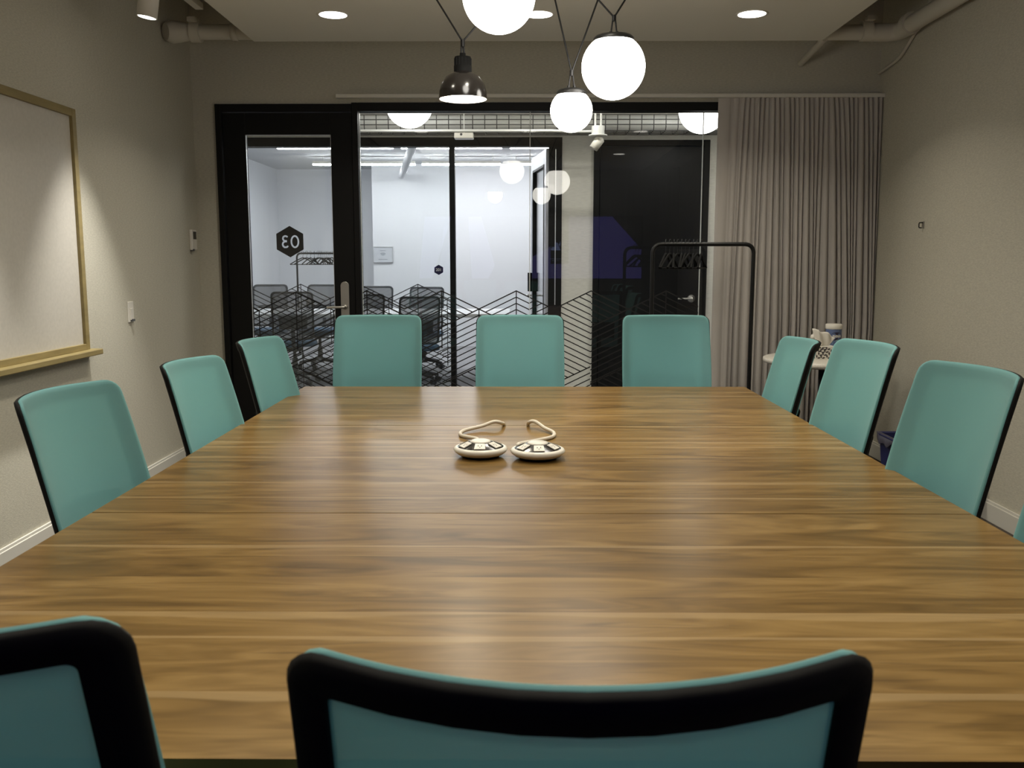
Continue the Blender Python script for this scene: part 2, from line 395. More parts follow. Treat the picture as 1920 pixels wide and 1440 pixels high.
def digit_three(cx):
    cu_, cl = (cx-.003, .0215), (cx-.003, -.0185); ro, ri, so, si = .0225, .0110, .0255, .0140
    # where the two outer circles meet on the right
    d = cu_[1]-cl[1]; a = (so*so-ro*ro+d*d)/(2*d); hx_ = math.sqrt(so*so-a*a)
    au = math.degrees(math.atan2(cl[1]+a-cu_[1], hx_)); al = math.degrees(math.atan2(a, hx_))
    pts = ring_arc(cu_, ro, 150, au)+ring_arc(cl, so, al, -150)[1:]
    pts += ring_arc(cl, si, -150, 90)+[(cx-.013, cl[1]+si), (cx-.013, cu_[1]-ri)]+ring_arc(cu_, ri, -90, 150)
    return [pts]
def hex_cut(name, loops, r, m, parent, loc, rot, depth=.0006):
    cv = bpy.data.curves.new('cut', 'CURVE'); cv.dimensions = '2D'; cv.fill_mode = 'BOTH'; cv.extrude = depth
    for lp in [hexagon(0, 0, r)]+loops:
        sp_ = cv.splines.new('POLY'); sp_.points.add(len(lp)-1); sp_.use_cyclic_u = True
        for q, (a, b) in zip(sp_.points, lp): q.co = (a, b, 0, 1)
    t = bpy.data.objects.new('cut', cv); COL.objects.link(t)
    dgr = bpy.context.evaluated_depsgraph_get(); me = bpy.data.meshes.new_from_object(t.evaluated_get(dgr)); me.name = name
    bpy.data.objects.remove(t, do_unlink=True); me.materials.clear(); me.materials.append(m)
    o = bpy.data.objects.new(name, me); COL.objects.link(o); o.parent = parent; o.location = loc; o.rotation_euler = rot
    return o
hx = hex_cut('number_decal', digit_zero(-.034, .060, .088, .0115)+digit_three(.034), .107, M['decal'], dg, (-1.574, .0095, 1.447), (PI/2, 0, PI))
hx['label'] = 'black hexagon decal with cut out 03 seen mirrored'
# handle
hd = MB()
n = 14; x0, x1 = -1.228, -1.170; r = .029; cx = (x0+x1)/2
poly = [(cx+r*math.cos(PI*i/n), 1.145+r*math.sin(PI*i/n)) for i in range(n+1)]+[(cx-r*math.cos(PI*i/n), .90-r*math.sin(PI*i/n)) for i in range(n+1)]
hp = hd.prism(poly, -.017, -.005).build('handle_plate', M['chrome'], door, .002); hp['label'] = 'brushed nickel lever handle plate'
lv = MB().tube(arc_pts([(cx, -.010, 1.0), (cx, -.062, 1.0), (-1.318, -.062, .997)], .012), .0085, 12).lathe([(0, -.004), (.017, -.004), (.017, .006), (0, .006)], 20, (cx, -.022, 1.0), Matrix.Rotation(PI/2, 3, 'X'))
lv.build('lever', M['chrome'], hp)
# ------------------------------------------------------------------ curtain and track
tag(rbox(-1.21, XR, YF-.115, YF-.075, 2.385, 2.41, 'curtain_track', M['white_trim'], None, .003), 'thin white ceiling-hung curtain rail above the glass front', 'curtain rail')
def curtain():
    rnd = random.Random(3); nf = 31; per = 9
    x0, x1 = 1.325, XR-.002; top, bot = 2.386, .02
    # fold boundaries at top (even) and bottom (uneven)
    tb = [0, .085, .135]; 
    while len(tb) < nf+1: tb.append(tb[-1]+1)
    even = [tb[2]+(1-tb[2])*i/(nf-2) for i in range(nf-1)]
    topb = [0, .085]+even
    wts = [2.6, 1.4]+[rnd.choice([.3, .45, .8, 1.3, 2.1]) for _ in range(nf-2)]
    s_ = sum(wts); acc = [0]
    for q in wts: acc.append(acc[-1]+q/s_)
    amps = [.03, .03]+[rnd.uniform(.035, .065) for _ in range(nf-2)]
    rows = 30; vs = []; cols = 0
    for j in range(rows+1):
        v = j/rows; z = top+(bot-top)*v; k = min(1, v*1.6)**.8
        row = []
        for i in range(nf):
            a = topb[i]*(1-k)+acc[i]*k; b = topb[i+1]*(1-k)+acc[i+1]*k
            A = (.024*(1-k)+amps[i]*k)
            if i == 0: A = .012+.012*k
            for q in range(per):
                t = q/per
                row.append((x0+(x1-x0)*(a+(b-a)*t), -.095+.018-A*math.sin(PI*t)**.55+.006*math.sin(i*2.1+v*3), z))
        row.append((x1, -.095+.018, z)); cols = len(row); vs += row
    fs = [(j*cols+i, (j+1)*cols+i, (j+1)*cols+i+1, j*cols+i+1) for j in range(rows) for i in range(cols-1)]
    mb = MB(); mb.add([(x, YF+y, z) for x, y, z in vs], fs, True)
    return mb.build('curtain', M['curtain'])
tag(curtain(), 'floor length grey pleated curtain drawn to the right of the glass', 'curtain')
# ------------------------------------------------------------------ corridor
Y2 = 8.05
struct('floor_corridor', MB().box(-6, 6, YF+.05, Y2+.05, -.1, 0), M['hall_floor'], 'grey corridor floor beyond the glass front', 'floor')
struct('ceiling_corridor', MB().box(-6, 6, YF+.1, Y2, 2.85, 2.95), M['office_ceil'], 'pale corridor ceiling above the cable tray', 'ceiling')
struct('wall_corridor', MB().box(.377, .652, Y2, Y2+.12, 0, 2.85).box(1.651, 6, Y2, Y2+.12, 0, 2.85).box(-6, .377, Y2, Y2+.12, 2.371, 2.85).box(.652, 1.651, Y2, Y2+.12, 2.347, 2.85),
       M['hall_wall'], 'pale textured corridor wall between office glass and black door', 'wall')
struct('wall_corridor_side', MB().box(-6, XL-.1, YF, YF+.1, 0, 2.9).box(XR+.1, 6, YF, YF+.1, 0, 2.9).box(-6.1, -6, YF, Y2, 0, 2.9).box(6, 6.1, YF, Y2, 0, 2.9), M['hall_wall'], 'corridor side walls beyond the meeting room', 'wall')
w2 = thing('window_2', 'black framed office glazing across the corridor', 'window', (0, Y2, 0), 0, None, 'structure')
rbox(-5, .377, -.02, .10, 2.295, 2.371, 'header', M['black_frame'], w2)
rbox(.262, .377, -.02, .10, 0, 2.295, 'post', M['black_frame'], w2)
rbox(-5, .262, 0, .08, 0, .06, 'sill_channel', M['black_frame'], w2)
for x in (-.602, -3.2): rbox(x, x+.047, -.01, .09, .06, 2.295, 'mullion', M['black_frame'], w2)
rbox(.318, .325, -.024, -.019, .93, 2.27, 'pale_strip', M['alu'], w2, .001)  # thin pale strip down the front of the post
for i, (a, b) in enumerate([(-5, -3.2), (-3.153, -.602)]):
    g = rbox(a, b, .03, .042, .06, 2.295, 'pane', M['glass_far'], w2, 0)
    if i == 1: film(a, b, .0285, -.902+.01, g, 31, wid=.0068)
hx2 = MB().prism(hexagon(-.705, 1.236, .045), .0275, .029).build('number_decal', M['decal_navy'], w2); hx2['label'] = 'small navy hexagon decal reading 201'
text_mesh('number_lettering', '201', .034, M['decal_white'], hx2, (-.705, .0268, 1.236), (PI/2, 0, 0), .0004)
# open office door
d2 = thing('door_2', 'glass office door with pale reflection coloured into its dark frame, standing open into the white room', 'door', (.262, Y2+.05, 0), math.radians(98), None, 'structure')
LW = .84
rbox(0, .10, -.022, .022, .02, 2.285, 'stile', M['reflect_leaf'], d2)
rbox(LW-.10, LW, -.022, .022, .02, 2.285, 'stile', M['reflect_leaf'], d2)
rbox(.10, LW-.10, -.022, .022, 2.16, 2.285, 'rail', M['reflect_leaf'], d2)
rbox(.10, LW-.10, -.022, .022, .02, .22, 'rail', M['reflect_leaf'], d2)
rbox(.10, LW-.10, -.006, .006, .22, 2.16, 'pane', M['glass_far'], d2, 0)
bd = MB()
for a, b in ((.10, .118), (LW-.125, LW-.10)): bd.box(a, b, -.026, .026, .22, 2.16)
bd.box(.118, LW-.125, -.026, .026, 2.14, 2.16)
bd.build('glazing_bead', M['black_frame'], d2)
rbox(LW-.085, LW-.02, .022, .06, 1.02, 1.20, 'lock_box', M['black_plastic'], d2)
MB().tube(arc_pts([(LW-.05, .02, .98), (LW-.05, .08, .98), (LW-.17, .08, .98)], .012), .009, 10).tube(arc_pts([(LW-.05, -.02, .98), (LW-.05, -.08, .98), (LW-.17, -.08, .98)], .012), .009, 10).build('lever', M['chrome'], d2)
# black solid door
d3 = thing('door_3', 'solid black door across the corridor with a round lever rose', 'door', (0, Y2, 0), 0, None, 'structure')
rbox(.652, .702, -.03, .10, 0, 2.347, 'jamb', M['black_frame'], d3)
rbox(1.601, 1.651, -.03, .10, 0, 2.347, 'jamb', M['black_frame'], d3)
rbox(.702, 1.601, -.03, .10, 2.297, 2.347, 'jamb_head', M['black_frame'], d3)
rbox(.706, 1.597, 0, .045, .008, 2.293, 'leaf', M['black_door'], d3)
MB().lathe([(0, -.004), (.033, -.004), (.033, .012), (.014, .012), (.014, .05), (0, .05)], 24, (1.525, -.006, .985), Matrix.Rotation(PI/2, 3, 'X')).tube([(1.525, -.05, .985), (1.40, -.052, .985)], [.010, .007], 10).build('lever', M['chrome'], d3)
# cable tray
ct = thing('cable_tray', 'black wire basket cable tray along the corridor ceiling', 'cable tray', (0, 7.5, 0))
mb = MB()
for z, y in ((2.355, .02), (2.355, .10), (2.40, 0), (2.44, 0), (2.478, 0), (2.40, .28), (2.44, .28), (2.478, .28), (2.355, .18), (2.355, .26)):
    mb.tube([(-2.6, y, z), (2.6, y, z)], .0042, 5)
mb.build('long_wire', M['wire'], ct)
mb = MB()
for i in range(54):
    x = -2.6+i*.097; mb.tube([(x, 0, 2.48), (x, 0, 2.38), (x, .02, 2.355), (x, .26, 2.355), (x, .28, 2.38), (x, .28, 2.48)], .004, 5)
mb.build('cross_wire', M['wire'], ct)
tag(MB().tube([(-2.6, 7.65, 2.43), (2.6, 7.65, 2.43)], .062, 20).build('air_duct', M['metal_light']), 'pale round duct lying inside the wire basket tray', 'duct')
mb = MB().tube([(-5.5, 7.3, 2.325), (.25, 7.3, 2.325), (.45, 7.3, 2.318), (.60, 7.3, 2.318)], .011, 10)
tag(mb.build('conduit', M['metal_light']), 'thin pale conduit running below the corridor cable tray', 'pipe')
bx = thing('sensor_box', 'small white sensor box hung below the corridor conduit', 'sensor', (-.43, 7.35, 2.29))
rbox(-.075, .075, -.05, .05, -.022, .022, 'housing', M['white_plastic'], bx, .006); MB().tube([(0, 0, .02), (0, 0, .56)], .004, 6).build('hanger_rod', M['metal_light'], bx)
MB().disc((-.02, -.0505, .008), .010, 12, Matrix.Rotation(PI/2, 3, 'X')).build('lens', M['outlet_dark'], bx)
sp = thing('corridor_spotlight', 'white track spotlight with tilted head in the corridor', 'spotlight', (.613, 7.2, 2.3))
MB().tube([(-.022, 0, .04), (-.022, 0, .55)], .008, 8).tube([(.022, 0, .04), (.022, 0, .55)], .008, 8).build('stem', M['metal_light'], sp)
MB().lathe([(0, -.02), (.05, -.02), (.05, .045), (0, .045)], 24).lathe([(0, -.03), (.072, -.03), (.072, -.02), (0, -.02)], 24).build('canopy', M['metal_light'], sp, .002)
Rm = Matrix.Rotation(math.radians(35), 3, 'Y')
MB().lathe([(0, -.06), (.034, -.06), (.038, .03), (.02, .045), (0, .045)], 20, (.0, 0, -.075), Rm).build('head', M['white_plastic'], sp)
def hall_globe(x, z, label):
    t = thing('corridor_globe_lamp', label, 'pendant lamp', (x, 7.0, z), 0, 'corridor globe lamps')
    n = 18; R = .177
    MB().lathe([(max(R*math.sin(PI*i/n), .0001), -R*math.cos(PI*i/n)) for i in range(n+1)], 36).build('globe', M['opal_hall'], t)
    MB().lathe([(0, R+.012), (.05, R+.012), (.06, R-.012), (0, R-.012)], 24).build('cap', M['black_plastic'], t)
    MB().tube([(0, 0, R+.01), (0, 0, 2.85-z)], .004, 6).build('cord', M['black_plastic'], t)
hall_globe(-.819, 2.479, 'large lit white globe in corridor above the office glazing')
hall_globe(1.374, 2.437, 'large lit white globe in corridor beside the curtain edge')
def hall_fill(x, label):  # unseen ceiling lamp added to light the corridor
    t = thing('corridor_fill_light', label, 'ceiling light', (x, 6.65, 2.85), 0, 'added corridor fill lights')
    MB().lathe([(.070, -.001), (.084, -.004), (.088, -.001), (.088, .0005)], 36).build('trim_ring', M['white_trim'], t)
    MB().disc((0, 0, -.002), .0775, 32, None, True).build('lens', M['lens'], t)
    L = bpy.data.lights.new('hall_fill_light', 'AREA'); L.shape = 'DISK'; L.size = .15; L.energy = P_HALL; L.color = (1, .96, .9); L.spread = math.radians(140)
    lo = bpy.data.objects.new('lamp_light', L); COL.objects.link(lo); lo.parent = t; lo.location = (0, 0, -.006)
hall_fill(.25, 'unseen fill light added in the corridor ceiling between the two corridor globes')
hall_fill(2.4, 'unseen fill light added in the corridor ceiling beyond the curtain')
hall_fill(-2.2, 'unseen fill light added in the corridor ceiling above the glass door')
# ------------------------------------------------------------------ white office beyond
struct('floor_office', MB().box(-4.0, 3, Y2+.05, 15, -.1, 0), M['hall_floor'], 'grey floor of the white office', 'floor')
struct('ceiling_office', MB().box(-4.0, 3, Y2+.1, 15, 2.76, 2.86), M['office_ceil'], 'pale grey ceiling of the white office', 'ceiling')
struct('wall_office_back', MB().box(-2.223, 3, 14, 15, 0, 2.76).box(-4, -2.223, 14.8, 15, 0, 2.76), M['office_white'], 'bright white back wall of the office', 'wall')
struct('wall_office_side', MB().box(-4.0, -3.87, Y2+.1, 15, 0, 2.76).box(2.9, 3, Y2+.1, 15, 0, 2.76), M['office_white'], 'white side walls of the office', 'wall')
def linear(x0, x1, y, label):
    t = thing('linear_light', label, 'ceiling light', ((x0+x1)/2, y, 2.66), 0, 'linear office lights'); h = (x1-x0)/2
    rbox(-h, h, -.035, .035, 0, .035, 'housing', M['white_plastic'], t, 0)
    rbox(-h, h, -.03, .03, -.02, 0, 'diffuser', M['tube'], t, 0)
    for q in (-h*.8, h*.8): MB().tube([(q, 0, .03), (q, 0, .1)], .004, 6).build('hanger_rod', M['metal_light'], t)
for i, (a, b, nm) in enumerate([(-2.88, -1.50, 'leftmost of the nearer row of lit linear office lights'), (-1.40, -.20, 'middle of the nearer row of lit linear office lights'), (-.10, .9, 'rightmost of the nearer row of lit linear office lights')]): linear(a, b, 11.1, nm)
for a, b, nm in [(-2.88, -1.45, 'leftmost of the farther row of lit linear office lights'), (-1.35, -.25, 'middle of the farther row of lit linear office lights'), (-.15, 1.0, 'rightmost of the farther row of lit linear office lights')]: linear(a, b, 13.0, nm)
tag(MB().tube([(-.85, 8.3, 2.58), (-1.75, 13.9, 2.58)], .05, 16).build('sprinkler_pipe', M['office_white']), 'white pipe under the office ceiling', 'pipe')
# office table
ot = thing('office_table', 'long white office table behind the corridor glazing', 'table', (-1.75, 10.45, 0))
rbox(-1.75, 1.65, -.55, .55, .70, .74, 'tabletop', M['office_table'], ot, .006)
for x in (-1.5, 1.4):
    for y in (-.42, .42): rbox(x-.03, x+.03, y-.03, y+.03, 0, .70, 'leg', M['office_table'], ot)
# wifi notice
wn = thing('wall_notice', 'small white paper notice with a wireless symbol on office wall', 'notice', (-2.07, 13.985, 1.405))
rbox(-.145, .145, -.005, .012, -.115, .115, 'sheet', M['paper'], wn, .001)
ik = MB()
for r_ in (.02, .036, .052):
    a0, a1 = math.radians(45), math.radians(135)
    for i in range(8):
        p = [(r*math.cos(a0+(a1-a0)*q/8), -.0065, -.03+r*math.sin(a0+(a1-a0)*q/8)) for q in (i, i+1) for r in (r_, r_+.007)]
        ik.add([p[0], p[1], p[3], p[2]], [(0, 1, 2, 3)])
ik.box(-.07, .07, -.0065, -.006, -.075, -.068); ik.box(-.045, .045, -.0065, -.006, .058, .064)
ik.build('symbol', M['paper_ink'], wn)
fr = MB().box(-.15, .15, -.012, .012, .115, .12).box(-.15, .15, -.012, .012, -.12, -.115).box(-.15, -.145, -.012, .012, -.115, .115).box(.145, .15, -.012, .012, -.115, .115)
fr.build('frame', M['alu'], wn)
# ------------------------------------------------------------------ chairs
def rr_outline(W, z0, z1, r, inset=0, ns=5, rb=None):
    """rounded rectangle in (x,z), fixed point count"""
    hw = W/2-inset; a, b = z0+inset, z1-inset; r = max(r-inset*.75, .006); pts = []
    def arc(cx, cz, s):
        for i in range(ns+1):
            t = s+PI/2*i/ns; pts.append((cx+r*math.cos(t), cz+r*math.sin(t)))
    def line(p, q, n=8):
        for i in range(1, n): pts.append((p[0]+(q[0]-p[0])*i/n, p[1]+(q[1]-p[1])*i/n))
    arc(hw-r, b-r, 0); line((hw-r, b), (-hw+r, b)); arc(-hw+r, b-r, PI/2); line((-hw, b-r), (-hw, a+r)); arc(-hw+r, a+r, PI); line((-hw+r, a), (hw-r, a)); arc(hw-r, a+r, 1.5*PI); line((hw, a+r), (hw, b-r))
    return pts
def make_chair(name, W, z0, z1, r, sag, lean, ybase, mesh_m, frame_m, seat_m, frame_w, label, cat, group, arms=False, pad=.014):
    t = thing(name, label, cat, (0, 0, 0), 0, group)
    hw = W/2; tl = math.tan(math.radians(lean))
    def yc(x, z):
        zz = z-.55
        return -(ybase+zz*tl+.03*max(0, zz-.05)**2*2)+sag*(x/hw)**2
    # mesh pad: pillow-like closed shell
    NU, NV = 30, 30; mb = MB(); us = [-math.cos(PI*i/NU) for i in range(NU+1)]; vv = [.5-.5*math.cos(PI*j/NV) for j in range(NV+1)]
    F = []; B = []
    for j in range(NV+1):
        z = z0+(z1-z0)*vv[j]
        d = min(z-z0, z1-z); h = hw-(r-math.sqrt(max(0, r*r-(r-d)**2)) if d < r else 0)
        h -= .006*(1-math.sin(PI*min(1, max(0, (z-z0)/(z1-z0)))))  # slight barrel
        for i in range(NU+1):
            x = us[i]*h
            e = min(h-abs(x), d); k = math.sqrt(max(0, 1-(1-min(e/.010, 1))**2))
            y = yc(x, z); F.append((x, y+pad*.5*k, z)); B.append((x, y-pad*.5*k, z))
    n = NU+1
    mb.add(F, [(j*n+i, j*n+i+1, (j+1)*n+i+1, (j+1)*n+i) for j in range(NV) for i in range(NU)], True)
    mb.add(B, [(j*n+i, (j+1)*n+i, (j+1)*n+i+1, j*n+i+1) for j in range(NV) for i in range(NU)], True)
    bk = mb.build('backrest', mesh_m, t)
    # frame ring behind
    lo = [rr_outline(W, z0, z1, r, i_) for i_ in (.003, .001, .005, frame_w, frame_w+.004)]
    of = [-.002, -.009, -.016, -.015, -.002]
    N = len(lo[0]); vs = []
    for o_, q in zip(lo, of): vs += [(x, yc(x, z)+q, z) for x, z in o_]
    fs = []
    for a in range(5):
        b = (a+1) % 5
        fs += [(a*N+i, b*N+i, b*N+(i+1) % N, a*N+(i+1) % N) for i in range(N)]
    mb = MB(); mb.add(vs, fs, True); mb.build('back_frame', frame_m, t)
    # lumbar bar
    mb = MB(); vs = []; zl0, zl1, lw_ = z0+.12, z0+.26, .145; m_ = 12
    for off in (-.009, -.017):
        for j in range(5):
            for i in range(m_+1):
                x = -lw_+2*lw_*i/m_; z = zl0+(zl1-zl0)*j/4+(.008*(1-(x/lw_)**2) if j == 4 else 0); vs.append((x, yc(x, z)+off, z))
    q = m_+1; c = 5*q; fs = []
    for j in range(4):
        for i in range(m_):
            a = j*q+i; fs += [(a, a+1, a+q+1, a+q), (c+a, c+a+q, c+a+q+1, c+a+1)]
    for i in range(m_): fs += [(i, c+i, c+i+1, i+1), (4*q+i, 4*q+i+1, c+4*q+i+1, c+4*q+i)]
    for j in range(4): fs += [(j*q, (j+1)*q, c+(j+1)*q, c+j*q), (j*q+m_, c+j*q+m_, c+(j+1)*q+m_, (j+1)*q+m_)]
    mb.add(vs, fs, True); mb.build('lumbar_support', frame_m, t)
    # spine
    yb = yc(0, z0+.14)
    MB().tube(spline([(0, yb-.03, z0+.18), (0, yb-.035, z0+.06), (0, yb+.02, z0-.06), (0, -.06, .40)], 6), .022, 10).build('spine', frame_m, t)
    # seat cushion
    mb = MB(); S = []; ns = 36
    for rr_, z in ((.86, .425), (.98, .432), (1.0, .455), (.97, .478), (.85, .490), (.5, .492), (.001, .486)):
        for k in range(ns):
            a = 2*PI*k/ns; ca, sa = math.cos(a), math.sin(a); p = 3.2
            rad = (abs(ca)**p+abs(sa)**p)**(-1/p); S.append((.245*rr_*rad*ca, .02+.235*rr_*rad*sa, z-(.012*max(0, sa)*rr_)))
    fs = [tuple(reversed(range(ns)))]
    for j in range(6):
        for k in range(ns): fs.append((j*ns+k, j*ns+(k+1) % ns, (j+1)*ns+(k+1) % ns, (j+1)*ns+k))
    mb.add(S, fs, True); mb.build('seat', seat_m, t)
    rbox(-.09, .09, -.12, .12, .375, .424, 'mechanism', frame_m, t, .012)
    MB().lathe([(0, .10), (.030, .10), (.030, .26), (.018, .26), (.018, .38), (0, .38)], 18).build('gas_lift', frame_m, t)
    mb = MB().lathe([(0, .07), (.045, .07), (.045, .125), (.03, .135), (0, .135)], 20)
    for k in range(5):
        a = 2*PI*k/5+.3; ca, sa = math.cos(a), math.sin(a)
        mb.tube([(.03*ca, .03*sa, .108), (.15*ca, .15*sa, .092), (.25*ca, .25*sa, .075)], [.024, .020, .014], 8)
    mb.build('star_base', frame_m, t)
    for k in range(5):
        a = 2*PI*k/5+.3; c_ = Vector((.25*math.cos(a), .25*math.sin(a), .029)); sd = Vector((-math.sin(a), math.cos(a), 0))
        mb = MB().tube([c_-sd*.026, c_-sd*.006], .029, 14).tube([c_+sd*.006, c_+sd*.026], .029, 14).tube([c_, c_+Vector((0, 0, .05))], .008, 8)
        mb.build('caster', frame_m, t)
    if arms:
        for s in (-1, 1):
            MB().tube(arc_pts([(s*.22, -.05, .42), (s*.29, -.05, .42), (s*.29, -.02, .64)], .03), .014, 8).build('arm_post', frame_m, t)
            rbox(s*.29-.04, s*.29+.04, -.14, .12, .64, .665, 'armrest', frame_m, t, .01)
    return t
LIFT = ('backrest', 'back_frame', 'lumbar_support', 'spine', 'seat', 'mechanism', 'arm_post', 'armrest')
proto = [None, None]
def place(which, x, y, rz, dz, label, group):
    if which == 0:
        if proto[0] is None:
            proto[0] = make_chair('conference_chair', .435, .50, 1.05, .033, .078, 12.5, .233, M['teal'], M['black_plastic'], M['seat'], .033, label, 'chair', group); o = proto[0]
        else: o = copy_tree(proto[0])
    else:
        if proto[1] is None:
            proto[1] = make_chair('office_chair', .44, .50, 1.02, .05, .030, 14, .20, M['grey_mesh'], M['dark_grey'], M['blue_seat'], .022, label, 'chair', group, pad=.008); o = proto[1]
        else: o = copy_tree(proto[1])
    o.location = (x, y, 0); o.rotation_euler = (0, 0, math.radians(rz)); tag(o, label, 'chair', group)
    for c in o.children:
        if c.name.split('.')[0] in LIFT: c.location.z = dz
    return o
g0 = 'teal chairs around the conference table'; E0 = .265
place(0, -.690, 4.455-E0, 180, 0, 'teal mesh chair at far table end, in front of the glass door handle', g0)
place(0, .008, 4.457-E0, 180, 0, 'teal mesh chair at middle of far table end, facing the camera', g0)
place(0, .726, 4.462-E0, 180, 0, 'teal mesh chair at far table end, in front of the coat rack', g0)
place(0, -1.10+E0, 2.215, -95, -.05, 'largest teal mesh chair on the whiteboard side, nearest the camera', g0)
place(0, -1.055+E0, 2.96, -95, -.06, 'middle teal mesh chair on the whiteboard side of the table', g0)
place(0, -1.03+E0, 3.66, -96, -.05, 'farthest teal mesh chair on the whiteboard side, by the door', g0)
place(0, 1.118-E0, 2.265, 95, 0, 'teal mesh chair on right side in front of the blue bin', g0)
place(0, 1.122-E0, 2.97, 94, 0, 'middle teal mesh chair on right side, just before the side table', g0)
place(0, 1.115-E0, 3.70, 89, -.05, 'farthest teal mesh chair on right side, hiding part of side table', g0)
place(0, 1.13-E0, 1.63, 95, -.02, 'teal chair barely showing at the right picture edge', g0)
place(0, .045, .648+E0, 0, -.004, 'teal chair seen from behind, black frame, centre foreground', g0)
place(0, -.502, .67+E0, -1, .012, 'teal chair seen from behind in the lower left corner', g0)
g1 = 'grey mesh chairs in the white office'
place(1, -2.42, 9.75, 12, -.02, 'dark grey mesh office chair seen through glass door, near side of white table', g1)
place(1, -1.10, 9.78, 14, -.07, 'dark grey mesh office chair left of the black mullion, near side', g1)
place(1, -1.72, 9.85, 20, -.05, 'dark mesh office chair mostly hidden behind the door stile', g1)
place(1, -3.10, 11.15, 184, 0, 'grey office chair behind white table, leftmost through door glass', g1)
place(1, -2.45, 11.15, 178, 0, 'grey office chair behind white table, below the hanging coat rack', g1)
place(1, -1.79, 11.15, 180, -.02, 'grey office chair behind white table, under the wireless notice', g1)
place(1, -1.17, 11.15, 176, -.03, 'grey office chair behind white table, next to the black mullion', g1)
# ------------------------------------------------------------------ conference table
tb = thing('conference_table', 'long teak plank conference table in three sections', 'table', (.028, 0, 0))
TX = 1.018; ZT = .74
brd = MB().box(-TX, TX, -.5, .5, -.012, 0).mesh('board'); brd.materials.append(M['wood'])
first = True; rnd = random.Random(21)
for ya, yb in ((.993, 2.0355), (2.0400, 3.1580), (3.1640, 4.16)):
    s = rbox(-TX+.001, TX-.001, ya+.001, yb-.001, ZT-.042, ZT-.0122, 'tabletop_section', M['wood_edge'], tb, .001)
    ws = []
    while sum(ws) < 1: ws.append(rnd.choice([.055, .07, .085, .10, .12]))
    k = 1/sum(ws); y = ya
    for q in ws:
        wd = q*k*(yb-ya)
        o = bpy.data.objects.new('board', brd); COL.objects.link(o); o.parent = s
        o.location = (0, y+wd/2, ZT); o.scale = (1, wd, 1); y += wd
for x in (-.72, .72):
    for y in (1.25, 2.6, 3.9): rbox(x-.04, x+.04, y-.04, y+.04, 0, ZT-.042, 'leg', M['black_steel'], tb, .004)
for y in (1.25, 2.6, 3.9): rbox(-.72, .72, y-.025, y+.025, ZT-.10, ZT-.042, 'cross_beam', M['black_steel'], tb, .003)
# ------------------------------------------------------------------ power hubs
def hub(x, y, rz, cord_pts, label):
    t = thing('power_hub', label, 'power hub', (x, y, ZT), rz, 'power hubs on the table'); R = .081
    MB().lathe([(0, .0005), (.055, .0005), (.058, .008), (0, .008)], 40).build('foot', M['black_plastic'], t)
    MB().lathe([(.05, .006), (.068, .009), (R-.003, .017), (R, .023), (R-.004, .029), (R-.011, .0315), (R-.013, .030)], 48).build('shell', M['white_plastic'], t)
    MB().lathe([(R-.012, .0305), (.030, .0455), (0, .0455)], 48).build('dark_ring', M['black_gloss'], t)
    MB().lathe([(.031, .044), (.030, .0475), (.024, .0495), (0, .0500)], 40).build('cap', M['white_plastic'], t)
    sl = math.atan2(.015, R-.012-.030)
    for k in range(6):
        a = -PI/2+k*PI/3; rm = .0495
        e = thing('outlet', None, None, (rm*math.cos(a), rm*math.sin(a), .0395), a-PI/2); 
        bpy.data.objects.remove(e)
        Mx = Matrix.Translation((rm*math.cos(a), rm*math.sin(a), .0383)) @ Matrix.Rotation(a-PI/2, 4, 'Z') @ Matrix.Rotation(-sl, 4, 'X')
        hw, hl = .0155, .0145
        vs = [(-hw*.9, -hl, 0), (hw*.9, -hl, 0), (hw*1.05, hl, 0), (-hw*1.05, hl, 0)]
        vs = vs+[(p[0], p[1], .0022) for p in vs]
        mb = MB(); mb.add([Mx @ Vector(p) for p in vs], [(0, 3, 2, 1), (4, 5, 6, 7), (0, 1, 5, 4), (1, 2, 6, 5), (2, 3, 7, 6), (3, 0, 4, 7)])
        ol = mb.build('outlet', M['white_plastic'], t)
        mb = MB()
        for sx, sy, w_, h_ in ((-.005, .002, .0011, .0035), (.005, .002, .0011, .0035), (0, -.0055, .0018, .0018)):
            mb.add([Mx @ Vector((sx+i*w_, -sy+j*h_, .0024)) for i, j in ((-1, -1), (1, -1), (1, 1), (-1, 1))], [(0, 1, 2, 3)])
        mb.build('socket_slots', M['outlet_dark'], ol)
    c, s_ = math.cos(-rz), math.sin(-rz)
    lp = [((px-x)*c-(py-y)*s_, (px-x)*s_+(py-y)*c, pz-ZT) for px, py, pz in cord_pts]
    MB().tube(spline(lp, 8), .0062, 10).build('cord', M['white_cord'], t)
zc = ZT+.0065
hub(-.1125, 2.655, 0, [(-.135, 2.725, .755), (-.150, 2.80, zc+.006), (-.132, 2.862, zc+.004), (-.188, 2.945, zc), (-.185, 3.01, zc+.003), (-.125, 3.075, zc+.008), (-.085, 3.10, zc+.018), (-.060, 3.11, zc+.012), (-.050, 3.16, zc-.008), (-.048, 3.161, zc-.08)], 'left of two white saucer power hubs on the table')
hub(.0575, 2.63, .05, [(.02, 2.70, .755), (.0, 2.80, zc), (.060, 2.86, zc), (.110, 2.92, zc), (.118, 2.985, zc+.002), (.090, 3.05, zc+.006), (.060, 3.10, zc+.018), (.040, 3.12, zc+.014), (.034, 3.16, zc-.008), (.034, 3.161, zc-.08)], 'right of two white saucer power hubs on the table')
